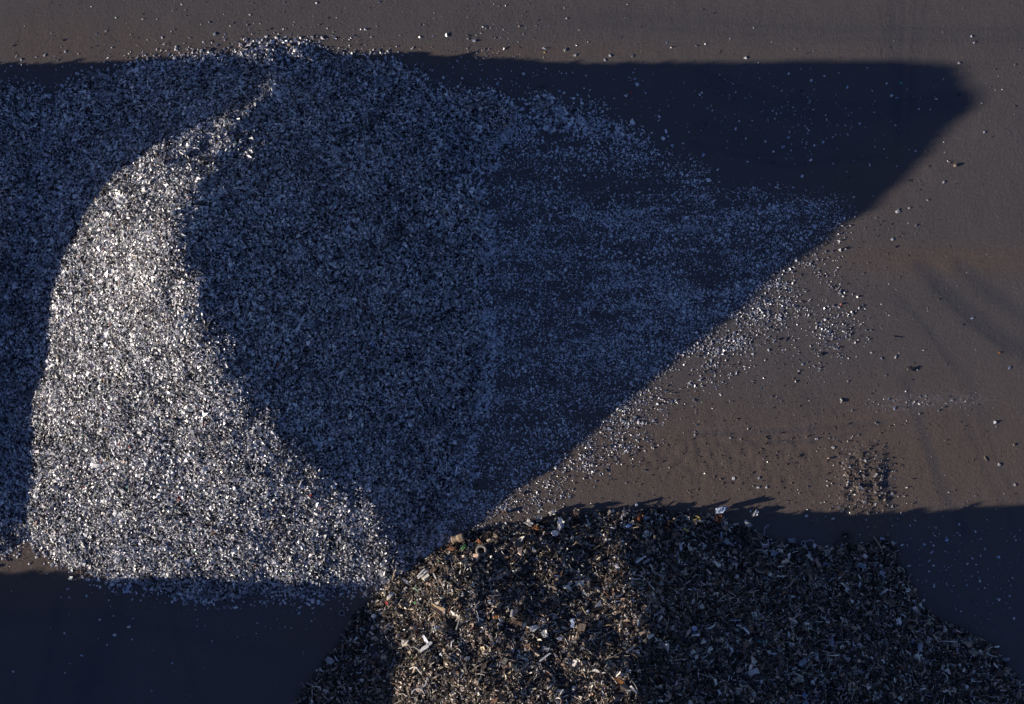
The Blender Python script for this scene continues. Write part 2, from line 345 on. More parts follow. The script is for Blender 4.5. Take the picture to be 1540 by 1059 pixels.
def palette(n, cols, r=rng):
    """cols: list of (weight, rgb, spread, metal)"""
    w = np.array([c_[0] for c_ in cols], float); k = r.choice(len(cols), n, p=w/w.sum())
    rgb = np.array([c_[1] for c_ in cols])[k]; sp = np.array([c_[2] for c_ in cols])[k]; me_ = np.array([c_[3] for c_ in cols])[k]
    f = np.exp(r.normal(0, 1, n)*sp)
    rgb = np.clip(rgb*f[:, None]*(1+r.normal(0, .03, (n, 3))), .004, .85)
    return np.concatenate([rgb, me_[:, None]], 1)
SHRED = [(46, (.50, .515, .565), .30, .5), (20, (.27, .28, .31), .5, .7), (29, (.84, .84, .85), .06, .25), (22, (.025, .025, .032), .5, .1),
 (1.6, (.20, .15, .12), .4, .1), (.22, (.30, .07, .05), .3, 0), (.15, (.34, .19, .08), .3, 0), (.25, (.10, .15, .30), .4, 0), (.2, (.12, .25, .23), .4, 0)]
MIXED = [(44, (.022, .020, .021), .5, .1), (22, (.11, .088, .070), .4, .1), (15, (.38, .30, .225), .3, .05), (11, (.80, .74, .64), .12, .05),
 (6, (.30, .32, .37), .3, .45), (7, (.14, .085, .055), .4, 0), (.8, (.20, .10, .055), .3, 0), (.25, (.20, .06, .05), .3, 0), (.15, (.08, .11, .2), .4, 0),
 (.1, (.10, .18, .12), .4, 0), (.15, (.34, .28, .14), .3, 0)]

FLAKES = [(50, (.60, .62, .68), .25, .6), (20, (.27, .28, .31), .4, .6), (28, (.80, .81, .83), .1, .2), (3, (.06, .06, .06), .4, 0), (1, (.2, .15, .12), .4, 0), (.15, (.3, .08, .06), .3, 0), (.1, (.34, .2, .08), .3, 0)]

def heap_mesh(name, G, parts, sink=.35):
    """bed of the heap as one closed-looking mound plus its fragments, ONE mesh; parts = [(V, F4, tint)]"""
    H = G.H; ny, nx = H.shape
    keep = H > -sink
    cell = keep[:-1, :-1] | keep[1:, :-1] | keep[:-1, 1:] | keep[1:, 1:]
    idx = np.arange(nx*ny).reshape(ny, nx)
    f = np.stack([idx[:-1, :-1][cell], idx[:-1, 1:][cell], idx[1:, 1:][cell], idx[1:, :-1][cell]], 1)
    used = np.unique(f); mp = np.full(nx*ny, -1); mp[used] = np.arange(len(used)); f = mp[f]
    V = np.stack([G.X.ravel(), G.Y.ravel(), H.ravel()-.05], 1)[used]
    Vs = [V]; Fs = [f]; Ts = [np.tile([.04, .04, .045, 0], (len(V), 1))]; Mi = [np.zeros(len(f))]; off = len(V)
    for v, q, t in parts:
        Vs.append(v); Fs.append(q+off); Ts.append(t); Mi.append(np.ones(len(q))); off += len(v)
    me = mesh_from(name, np.concatenate(Vs), np.concatenate(Fs), mi4=np.concatenate(Mi))
    set_tint(me, np.concatenate(Ts)); return me

def shred_parts(x, y, z, nrm, size=1.0, tilt=.85, lift=.12):
    n = len(x); k = rng.random(n)
    Ls = np.clip(np.exp(rng.normal(math.log(.103), .40, n)), .045, .34)*size
    P = np.stack([x, y, z], 1)+nrm*rng.uniform(-.03, lift, n)[:, None]
    R_ = rand_rot(n, nrm, tilt); out = []
    a = k < .72
    col = palette(n, SHRED); col[:, :3] *= np.clip(np.exp(1.3*fbm(x/.9, y/.9, 301, 3)), .5, 1.15)[:, None]      # darker and lighter clumps
    col[:, :3] = np.clip(col[:, :3], .004, .85)
    W = Ls*rng.uniform(.4, .95, n); T_ = np.minimum(Ls*rng.uniform(.06, .35, n), .05)
    v, f = shards(P[a], R_[a], Ls[a], W[a], T_[a]); out.append((v, f, np.repeat(col[a], 8, 0)))
    b_ = ~a; K = 4
    v, f = sweeps(P[b_], R_[b_], Ls[b_]*1.5, W[b_]*.5, np.maximum(T_[b_]*.5, .006), np.full(b_.sum(), 1.6), K)
    out.append((v, f, np.repeat(col[b_], 4*K, 0))); return out

# ------------------------------------------------------------------ ground sheet
st = .1
xs = np.arange(-31, 31.01, st); ys = np.arange(-22, 22.01, st)
far_x = np.array([-3000, -900, -300, -120, -60]); far_y = np.array([-3000, -900, -300, -120, -60, -35])
xs = np.concatenate([far_x, xs, -far_x[::-1]]); ys = np.concatenate([far_y, ys, -far_y[::-1]])
X, Y = np.meshgrid(xs, ys); inside = (np.abs(X) < 31.5) & (np.abs(Y) < 22.5)
fade = np.clip((31-np.abs(X))/1.0, 0, 1)*np.clip((22-np.abs(Y))/1.0, 0, 1)
Z = np.where(inside, relief(X, Y)*fade, 0)
ny, nx = X.shape; idx = np.arange(nx*ny).reshape(ny, nx)
f = np.stack([idx[:-1, :-1].ravel(), idx[:-1, 1:].ravel(), idx[1:, 1:].ravel(), idx[1:, :-1].ravel()], 1)
me = mesh_from("ground", np.stack([X.ravel(), Y.ravel(), Z.ravel()], 1), f, smooth=True)
br = (1.0*gauss(X, Y, 1080, 700, 330, 95)+.9*gauss(X, Y, 1430, 392, 190, 24)+1.2*gauss(X, Y, 20, 835, 190, 70)+.45*gauss(X, Y, 120, 70, 190, 40)
  + .45*gauss(X, Y, 560, 85, 240, 18)+.6*gauss(X, Y, 1300, 270, 120, 50, -.6)+.5*gauss(X, Y, 1480, 690, 170, 130)+.9*gauss(X, Y, 1300, 725, 60, 90)
  + .9*gauss(X, Y, 640, 850, 170, 60, -.5)+.35*gauss(X, Y, 900, 80, 500, 16)+.18)
tr = sum(a*stroke(X, Y, p, w_) for p, w_, a in TRACKS)+.35*gauss(X, Y, 130, 1010, 60, 60)
ch = 1.3*gauss(X, Y, 1360, 606, 40, 14, -.1)+1.2*gauss(X, Y, 1430, 603, 50, 9)+.35*gauss(X, Y, 1120, 645, 120, 6)+.3*gauss(X, Y, 1370, 640, 20, 22)+.25*gauss(X, Y, 1180, 470, 110, 60)
aa = me.attributes.new('soil', 'FLOAT_COLOR', 'POINT')
aa.data.foreach_set('color', np.clip(np.stack([br, tr, ch, np.ones_like(br)], 2), 0, 1).astype(np.float32).ravel())
ground = link("ground", me, [mg]); tag(ground, kind='structure')
ground['label'] = "dark grey tarmac yard with brown dust patches and tyre tracks"
def ground_z(x, y):
    return relief(np.asarray(x, float), np.asarray(y, float))

# ------------------------------------------------------------------ the heaps
def fill_heap(G, others, box, n, size=1., tilt=.55):
    def acc(x, y, h):
        ok = np.ones(len(x), bool)
        for g in others: ok &= g(x, y) < h+.03
        return ok
    x, y, z, nr = scatter(G, n, box, acc); return x, y, z, nr
FR = pxbox(-70, 1610, -40, 1130)          # what the photo shows, with a margin
x, y, z, nr = fill_heap(G_MAIN, [G_LEFT, G_MIX], pxbox(-70, 880, 30, 940), 265000)
edge_n = 9000   # loose skirt round the toe is denser than the bed shows
heap = link("shredded_metal_heap", heap_mesh("shredded_metal_heap", G_MAIN, shred_parts(x, y, z, nr)), [M_BED, M_SHRED])
tag(heap, "tall crescent lit heap of shredded silver metal casting the long pointed shadow", "scrap heap", "heaps of shredded metal", 'stuff')
x, y, z, nr = fill_heap(G_LEFT, [G_MAIN], pxbox(-160, 200, 60, 1000), 72000)
pp = shred_parts(x, y, z, nr)
x, y, z, nr = fill_heap(G_LEFT, [G_MAIN], pxbox(-800, -160, 60, 1020), 26000)
pp += shred_parts(x, y, z, nr, 1.9)
heap = link("shredded_metal_heap", heap_mesh("shredded_metal_heap", G_LEFT, pp), [M_BED, M_SHRED])
tag(heap, "shaded heap of shredded metal reaching in from the left edge of the photo", "scrap heap", "heaps of shredded metal", 'stuff')
x, y, z, nr = scatter(G_FAR, 16000, (G_FAR.x[0], G_FAR.x[-1], G_FAR.y[0], G_FAR.y[-1]))  # out-of-view heap, added to cast the shadow over the lower left tarmac
heap = link("shredded_metal_heap", heap_mesh("shredded_metal_heap", G_FAR, shred_parts(x, y, z, nr, 3.0), sink=.6), [M_BED, M_SHRED])
tag(heap, "unseen heap added beyond the left edge to shade the lower left tarmac", "scrap heap", "heaps of shredded metal", 'stuff')

def mixed_parts(G, box, ns, size=1.0, acc=None):
    out = []
    n = ns[0]; x, y, z, nr = scatter(G, n, box, acc); R_ = rand_rot(n, nr, .6)        # small bits
    Ls = np.exp(rng.normal(math.log(.13), .4, n))*size; P = np.stack([x, y, z], 1)+nr*rng.uniform(-.05, .06, n)[:, None]
    v, f = shards(P, R_, Ls, Ls*rng.uniform(.3, .9, n), Ls*rng.uniform(.08, .5, n)); out.append((v, f, np.repeat(palette(n, MIXED), 8, 0)))
    n = ns[1]; x, y, z, nr = scatter(G, n, box, acc); R_ = rand_rot(n, nr, .5)        # curled strips and offcuts
    Ls = np.exp(rng.normal(math.log(.33), .4, n))*size; P = np.stack([x, y, z], 1)+nr*rng.uniform(-.06, .12, n)[:, None]
    v, f = sweeps(P, R_, Ls, Ls*rng.uniform(.05, .26, n), np.full(n, .014), rng.uniform(.2, 2.6, n), 6); out.append((v, f, np.repeat(palette(n, MIXED), 24, 0)))
    n = ns[2]; x, y, z, nr = scatter(G, n, box, acc); R_ = rand_rot(n, nr, .4)        # chunks
    Ls = np.minimum(np.exp(rng.normal(math.log(.23), .38, n)), .48)*size; P = np.stack([x, y, z], 1)+nr*rng.uniform(-.05, .10, n)[:, None]
    v, f = shards(P, R_, Ls, Ls*rng.uniform(.4, .95, n), Ls*rng.uniform(.15, .6, n), jit=.28); out.append((v, f, np.repeat(palette(n, MIXED), 8, 0)))
    n = ns[3]; x, y, z, nr = scatter(G, n, box, acc); R_ = rand_rot(n, nr, .45)       # wires and rods
    Ls = np.exp(rng.normal(math.log(.5), .4, n))*size; P = np.stack([x, y, z], 1)+nr*rng.uniform(.0, .14, n)[:, None]
    w_ = rng.uniform(.012, .035, n); v, f = sweeps(P, R_, Ls, w_, w_, rng.uniform(.1, 2.2, n), 6); out.append((v, f, np.repeat(palette(n, MIXED), 24, 0)))
    return out
own = lambda x, y, h: G_MAIN(x, y) < h+.03
pp = mixed_parts(G_MIX, pxbox(380, 1640, 740, 1110), (34000, 34000, 5500, 9000), 1.0, own)
pp += mixed_parts(G_MIX, pxbox(360, 1650, 1110, 1560), (5000, 4000, 2500, 600), 2.0)
heap = link("mixed_scrap_heap", heap_mesh("mixed_scrap_heap", G_MIX, pp), [M_BEDMIX, M_MIXED])
tag(heap, "dark brown heap of coarse mixed scrap, curled strips and offcuts, along the bottom", "scrap heap", None, 'stuff')

def surf(px, py):
    """height and normal of whatever lies under this spot of the yard"""
    z = 0.0
    for _ in range(14):
        x_, y_ = gx(px, py, z); x1, y1 = np.array([x_]), np.array([y_])
        hs = [float(g(x1, y1)[0]) for g in (G_MAIN, G_LEFT, G_MIX)]+[float(ground_z(x1, y1)[0])]
        z = .5*z+.5*max(max(hs), -.05)
    k = int(np.argmax(hs)); x_, y_ = gx(px, py, z)
    n = Vector(normals_of((G_MAIN, G_LEFT, G_MIX)[k], np.array([x_]), np.array([y_]), .25)[0]) if k < 3 else Vector((0, 0, 1))
    return Vector((x_, y_, z)), n

# ------------------------------------------------------------------ spilled flakes on the tarmac
cell = 5; W_, H_ = 1740//cell, 1200//cell
PX, PY = np.meshgrid(np.arange(W_)*cell-80, np.arange(H_)*cell-60)
def inpoly(P, PX=PX, PY=PY):
    r = np.zeros(PX.shape, bool); n = len(P)
    for i in range(n):
        x1, y1 = P[i]; x2, y2 = P[(i+1) % n]
        if y1 == y2: continue
        r ^= ((y1 > PY) != (y2 > PY)) & (PX < (x2-x1)*(PY-y1)/(y2-y1)+x1)
    return r
def blur(a, k):
    a = a.astype(float)
    for ax in (0, 1):
        for _ in range(2):
            a = sum(np.roll(a, s, ax) for s in range(-k, k+1))/(2*k+1)
    return a
def G2(px, py, rx, ry, ang=0):
    c_, s_ = math.cos(ang), math.sin(ang); dx, dy = PX-px, PY-py
    return np.exp(-(((dx*c_+dy*s_)/rx)**2+((-dx*s_+dy*c_)/ry)**2))
apron = blur(inpoly([(700,150),(830,165),(905,165),(950,200),(1005,235),(1060,258),(1078,298),(1150,292),(1265,300),(1272,335),(1225,400),(1175,470),(1120,555),(1040,600),(985,650),(900,712),(830,760),(740,800),(640,830),(600,860),(640,700),(700,400),(690,250)]), 2)
stre = np.clip(.66+.75*fbm(PX/90., PY/30., 201, 3)+1.1*fbm(PX/26., PY/18., 211, 3)+.9*fbm(PX/70., PY/9., 221, 2), .04, 1.7)
den = apron*60*stre**1.5
den *= 1-.75*np.clip(G2(755, 262, 70, 30, -.3)+G2(885, 272, 90, 16)+G2(1000, 305-20, 60, 10), 0, 1)
den += 60*G2(900, 318, 150, 13)*stre+40*G2(1110, 322, 110, 20)*stre+55*G2(1000, 345, 90, 26)*stre+45*G2(900, 200, 60, 22, .4)*stre+30*G2(1040, 275, 22, 30)
den += 38*G2(735, 470, 60, 250)*stre+26*G2(960, 470, 170, 90)*stre+38*G2(1000, 440, 90, 40)*stre
den += 16*G2(1100, 520, 80, 34, -.75)*stre+22*G2(1175, 470, 50, 26, -.3)*stre+36*G2(1258, 485, 38, 36)*stre**2+26*G2(1265, 535, 16, 10)+12*G2(1240, 380, 34, 60)*stre+6*G2(1130, 500, 150, 70)*stre
den += 18*G2(960, 640, 80, 34, -.65)*stre+24*G2(850, 705, 70, 28, -.55)*stre+24*G2(770, 750, 70, 24, -.5)+26*G2(690, 795, 60, 22, -.5)
lit = blur(inpoly([(1480,100),(1400,240),(1250,350),(1120,455),(1000,552),(900,640),(770,735),(640,830),(900,900),(1500,700),(1600,100)]), 1)
den *= 1-lit*(1-.95*np.clip(.46+1.9*fbm(PX/40., PY/34., 231, 3), .12, 1.2))
den += 9*G2(1258, 487, 38, 36)*lit+6*G2(1120, 490, 60, 30)*lit+6*G2(1265, 538, 16, 9)
# skirts round the toes
ctr = (G_MAIN, G_LEFT)
xw, yw = gx(PX, PY, 0)
hm = np.maximum(G_MAIN(xw, yw), G_LEFT(xw, yw)); hx = G_MIX(xw, yw)
toe_b = blur(hm > .0, 2)
den += 34*toe_b*(1-toe_b)*4*stre
wide = blur(hm > 0, 7); den += 5*wide*(hm <= .1)+.8*blur(hm > 0, 14)
den += 3*G2(1210, 190, 130, 60)*np.clip(stre, .2, 1)+.05+.7*G2(1000, 150, 350, 60)*(PY > 100)+.5*G2(600, 60, 500, 30)
den += 2.4*G2(1440, 850, 110, 80)+5*G2(1390, 606, 90, 12)*stre+4*G2(1290, 730, 60, 60)+.8*G2(330, 60, 200, 30)+9*G2(430, 68, 60, 12)
den[(hm > .12)] = 0; den[(hx > .08)] = 0
def pick_cells(den, mult=1.):
    lam = den*mult*(cell/27.)**2; cnt = rng.poisson(lam)
    j, i = np.nonzero(cnt); rep = cnt[j, i]; j = np.repeat(j, rep); i = np.repeat(i, rep)
    px = PX[j, i]+rng.uniform(-.5, .5, len(i))*cell; py = PY[j, i]+rng.uniform(-.5, .5, len(i))*cell
    return px, py
px, py = pick_cells(den, 3.8)
x, y = gx(px, py, 0); n = len(x); z = np.maximum(ground_z(x, y), np.maximum(G_MAIN(x, y), -1)); hw = np.clip(blur(toe_b*(1-toe_b)*4, 2), 0, 1)[np.clip(((py+60)/cell).astype(int), 0, H_-1), np.clip(((px+80)/cell).astype(int), 0, W_-1)]
Ls = np.exp(rng.normal(math.log(.056), .42, n)); Ls = np.clip(Ls, .025, .2)*(1+.7*np.exp(-(((px-870)/140)**2+((py-185)/40)**2))+.6*(hw > .3))
# bigger flakes roll farthest
near = np.clip(G2(880, 190, 150, 60), 0, 1); 
up = np.tile([[0., 0., 1.]], (n, 1)); T_ = np.minimum(Ls*rng.uniform(.1, .5, n), .05)
P = np.stack([x, y, z+T_*.4+.005], 1); a = rng.random(n) < .8
v1, f1 = shards(P[a], rand_rot(a.sum(), up[a], .42), Ls[a], Ls[a]*rng.uniform(.45, 1, a.sum()), T_[a])
b_ = ~a; v2, f2 = sweeps(P[b_]+[0, 0, .01], rand_rot(b_.sum(), up[b_], .25), Ls[b_]*1.5, Ls[b_]*.45, np.full(b_.sum(), .006), np.full(b_.sum(), 1.5), 4)
col = palette(n, FLAKES); k_ = rng.random(n) < .35; col[k_] = palette(k_.sum(), SHRED)
me = mesh_from("spilled_flakes", np.concatenate([v1, v2]), np.concatenate([f1, f2+len(v1)]))
set_tint(me, np.concatenate([np.repeat(col[a], 8, 0), np.repeat(col[b_], 16, 0)]))
o = link("spilled_flakes", me, [M_SHRED]); tag(o, "countless small silver flakes strewn over the tarmac beside the tall heap", "loose flakes", None, 'stuff')
print("flakes", n)

# brown grit and clods ---------------------------------------------------
den2 = 14*G2(1120, 695, 250, 50)+5*G2(1100, 600, 260, 70)+60*np.exp(-(((PX-1302)/36)**4+((PY-728)/54)**4))+9*G2(1200, 760, 150, 22)+1*G2(400, 75, 450, 22)+6*G2(60, 835, 110, 40)+.7+5*G2(1330, 330, 80, 90)+8*G2(170, 960, 30, 100, .3)
den2 *= 1.3; den2[hm > .05] = 0; den2[hx > .05] = 0
px, py = pick_cells(den2); x, y = gx(px, py, 0); n = len(x); z = ground_z(x, y)
Ls = np.clip(np.exp(rng.normal(math.log(.034), .5, n)), .015, .1)*(1+.8*np.exp(-(((px-1300)/34)**2+((py-725)/50)**2))); up = np.tile([[0., 0., 1.]], (n, 1))
v1, f1 = shards(np.stack([x, y, z+Ls*.15], 1), rand_rot(n, up, .4), Ls, Ls*rng.uniform(.6, 1, n), Ls*rng.uniform(.25, .55, n))
me = mesh_from("grit", v1, f1); set_tint(me, np.repeat(palette(n, [(6, (.15, .115, .09), .3, 0), (3, (.09, .075, .065), .3, 0), (1.2, (.33, .31, .29), .3, .2)]), 8, 0))
o = link("grit", me, [M_CLOD]); tag(o, "brown grit and small clods scattered over the dusty tarmac", "grit", None, 'stuff')
print("grit", n)

# ------------------------------------------------------------------ single things
COL = dict(silver=((.50,.50,.51),.6,.38), pale=((.60,.58,.54),.1,.6), white=((.72,.72,.70),.05,.5), grey=((.30,.30,.31),.35,.5),
 dark=((.06,.058,.06),.1,.6), brown=((.15,.10,.07),0,.85), tan=((.33,.25,.17),0,.8), rust=((.26,.10,.04),.1,.8), orange=((.48,.20,.05),0,.7),
 red=((.42,.06,.05),0,.6), blue=((.10,.17,.42),.1,.5), lightblue=((.42,.50,.66),.1,.5), green=((.12,.35,.12),0,.6), teal=((.06,.34,.28),0,.5),
 yellow=((.60,.46,.12),0,.6), rubber=((.045,.043,.042),0,.9), dusty=((.30,.27,.23),0,.95), black=((.015,.015,.015),0,.9))
_mc = {}
def mat(c_):
    if c_ not in _mc: col_, m_, r_ = COL[c_]; _mc[c_] = flat_mat("scrap_"+c_, col_, m_, r_)
    return _mc[c_]
def raw(name, V, F, smooth=False):
    me = bpy.data.meshes.new(name); me.from_pydata([tuple(v) for v in V], [], [tuple(f) for f in F]); me.update()
    if smooth: me.polygons.foreach_set('use_smooth', [True]*len(me.polygons))
    return me
def m_plate(L, W, t, bend=.3, seed=0, nu=6, nv=4, jag=.18, crumple=.06):
    r = np.random.default_rng(seed); top = []; 
    ju = r.uniform(-jag, jag, (nv, 2)); jv = r.uniform(-jag, jag, (nu, 2)); b1_, b2_ = r.uniform(-1, 1, 2)*bend
    Zr = r.normal(0, crumple, (nu, nv))*W
    for i in range(nu):
        for j in range(nv):
            u = i/(nu-1)-.5; v = j/(nv-1)-.5
            x_ = u*L*(1+(ju[j, 0 if u < 0 else 1])); y_ = v*W*(1+jv[i, 0 if v < 0 else 1]*2)
            top.append((x_, y_, bend*L*(.25-u*u)+b2_*W*v*v+b1_*L*u*v+Zr[i, j]))
    n = len(top); V = top+[(a, b, c_-t) for a, b, c_ in top]; F = []
    for i in range(nu-1):
        for j in range(nv-1):
            q = [i*nv+j, (i+1)*nv+j, (i+1)*nv+j+1, i*nv+j+1]; F += [q, [k+n for k in q[::-1]]]
    rim = [j for j in range(nv)]+[i*nv+nv-1 for i in range(1, nu)]+[(nu-1)*nv+j for j in range(nv-2, -1, -1)]+[i*nv for i in range(nu-2, 0, -1)]
    for a_, b_ in zip(rim, rim[1:]+rim[:1]): F.append([a_, b_, b_+n, a_+n])
    return V, F
def m_tube(path, rad, sides=8, closed=False, taper=None):
    P = [Vector(p) for p in path]; n = len(P); V = []; F = []; up = Vector((0.13, .21, 1)).normalized()
    for i, p in enumerate(P):
        a_ = P[(i-1) % n] if (closed or i > 0) else P[i]; b_ = P[(i+1) % n] if (closed or i < n-1) else P[i]
        t = (b_-a_).normalized(); s1 = t.cross(up).normalized(); s2 = s1.cross(t).normalized(); r_ = rad*(taper[i] if taper else 1)
        for k in range(sides):
            an = 2*math.pi*k/sides; V.append(p+s1*r_*math.cos(an)+s2*r_*math.sin(an))
    for i in range(n if closed else n-1):
        for k in range(sides):
            k2 = (k+1) % sides; j = (i+1) % n; F.append([i*sides+k, i*sides+k2, j*sides+k2, j*sides+k])
    if not closed: F += [list(range(sides))[::-1], [(n-1)*sides+k for k in range(sides)]]
    return V, F
def m_lathe(prof, seg=28, dent=0, seed=0):
    r = random.Random(seed); ph = [r.uniform(0, 6.28) for _ in range(3)]; V = []; F = []
    for rr, zz in prof:
        for k in range(seg):
            an = 2*math.pi*k/seg; q = 1+dent*(math.sin(2*an+ph[0])+.6*math.sin(3*an+ph[1]+zz*9)+.4*math.sin(5*an+ph[2]))
            V.append((rr*q*math.cos(an), rr*q*math.sin(an), zz))
    m = len(prof)
    for i in range(m-1):
        for k in range(seg):
            k2 = (k+1) % seg; F.append([i*seg+k, i*seg+k2, (i+1)*seg+k2, (i+1)*seg+k])
    return V, F
def m_lump(L, W, Hh, seed=0, amp=.25):
    r = np.random.default_rng(seed); V = []; F = []; nu, nv = 12, 8; o_ = r.uniform(0, 50, 3)
    for i in range(nv+1):
        th = math.pi*i/nv
        for k in range(nu):
            ph = 2*math.pi*k/nu; x_, y_, z_ = math.sin(th)*math.cos(ph), math.sin(th)*math.sin(ph), math.cos(th)
            q = 1+amp*2.2*float(fbm(np.array(x_*1.6+o_[0]+z_), np.array(y_*1.6+o_[1]-z_*.7), int(o_[2]), 3))
            q *= 1 if 0 < i < nv else 1
            V.append((x_*q*L/2, y_*q*W/2, z_*q*Hh/2))
    for i in range(nv):
        for k in range(nu): F.append([i*nu+k, (i+1)*nu+k, (i+1)*nu+(k+1) % nu, i*nu+(k+1) % nu])
    return V, F
def m_join(*ms):
    V = []; F = []
    for v, f in ms: F += [[k+len(V) for k in q] for q in f]; V += [Vector(p) for p in v]
    return V, F
def m_move(m, loc=(0,0,0), rot=(0,0,0)):
    from mathutils import Euler
    M_ = Matrix.Translation(loc) @ Euler(rot).to_matrix().to_4x4(); return [M_ @ Vector(p) for p in m[0]], m[1]
def place(name, label, cat, px, py, m, col_, ang=0, tilt=(0, 0), lift=0, group=None, smooth=False, follow=.8):
    """one thing: mesh local to its base, set on the surface there; ang = heading in the photo, degrees"""
    p, n = surf(px, py); me = raw(name, *m, smooth=smooth); o = link(name, me, [mat(col_)])
    q = Vector((0, 0, 1)).lerp(n, follow).normalized()
    R_ = Vector((0, 0, 1)).rotation_difference(q).to_matrix() @ Matrix.Rotation(math.radians(ang), 3, 'Z') @ Matrix.Rotation(math.radians(tilt[0]), 3, 'X') @ Matrix.Rotation(math.radians(tilt[1]), 3, 'Y')
    o.matrix_world = Matrix.Translation(p+n*lift) @ R_.to_4x4(); tag(o, label, cat, group); return o
def sub(o, name, m, col_, smooth=False):
    c_ = link(name, raw(name, *m, smooth=smooth), [mat(col_)], o); return c_
def arc(r_, a0, a1, n=12, z=0): return [(r_*math.cos(math.radians(a0+(a1-a0)*i/(n-1))), r_*math.sin(math.radians(a0+(a1-a0)*i/(n-1))), z) for i in range(n)]
def tyre_prof(R0, w_):
    r1 = R0*.58; return [(r1, -w_*.35), (r1*1.06, -w_*.5), (R0*.82, -w_*.56), (R0*.96, -w_*.46), (R0, -w_*.28), (R0*.985, 0), (R0, w_*.28), (R0*.96, w_*.46), (R0*.82, w_*.56), (r1*1.06, w_*.5), (r1, w_*.35), (R0*.72, w_*.2), (R0*.74, -w_*.2), (r1, -w_*.35)]
sc = 1/27.
place("tyre", "pale dusty car tyre tilted on the upper slope of the mixed heap", "tyre", 725, 832, m_lathe(tyre_prof(.32, .19), 36), 'dusty', 20, (14, -10), .26, smooth=True)
place("tyre", "small black tyre sunk flat in the dark scrap right of the dusty tyre", "tyre", 752, 815, m_lathe(tyre_prof(.17, .1), 28), 'rubber', 0, (8, 5), .18, smooth=True)
place("ring", "small dark ring lying alone on shaded tarmac left of the mixed heap", "metal ring", 514, 922, m_lathe([(.10,0),(.17,0),(.175,.1),(.165,.13),(.11,.13),(.10,.1),(.10,0)], 28), 'grey', smooth=False, lift=.01)
t = place("tyre", "dark tyre on shaded tarmac at the mixed heap's upper right with a chunk inside", "tyre", 1271, 806, m_lathe(tyre_prof(.27, .16), 32, .02), 'rubber', 0, (3, 2), .09, smooth=True)
place("scrap_chunk", "small brownish chunk lying inside the dark tyre on the tarmac", "scrap chunk", 1271, 807, m_lump(.24, .17, .16, 4, .3), 'tan', 30, lift=.06)
place("post", "thin pale post lying against the toe of the silver heap", "post", 591, 862, m_tube([(-.5,0,0),(-.2,.006,.12),(.1,-.006,.24),(.5,0,.4)], .035, 8), 'tan', 86, lift=.04)
def crumpled(L, W, Hh, s): return m_join(m_lump(L*.6, W*.6, Hh*.7, s, .5), m_move(m_plate(L, W*.6, .015, .35, s+1), (0, W*.1, Hh*.25), (.4, .1, .2)), m_move(m_plate(L*.7, W*.8, .015, -.3, s+2), (L*.1, 0, Hh*.2), (-.7, .5, 1.2)), m_move(m_plate(L*.5, W*.5, .015, .5, s+3), (-L*.2, -W*.1, Hh*.35), (1.0, -.5, .5)))
K = "scrap piece"
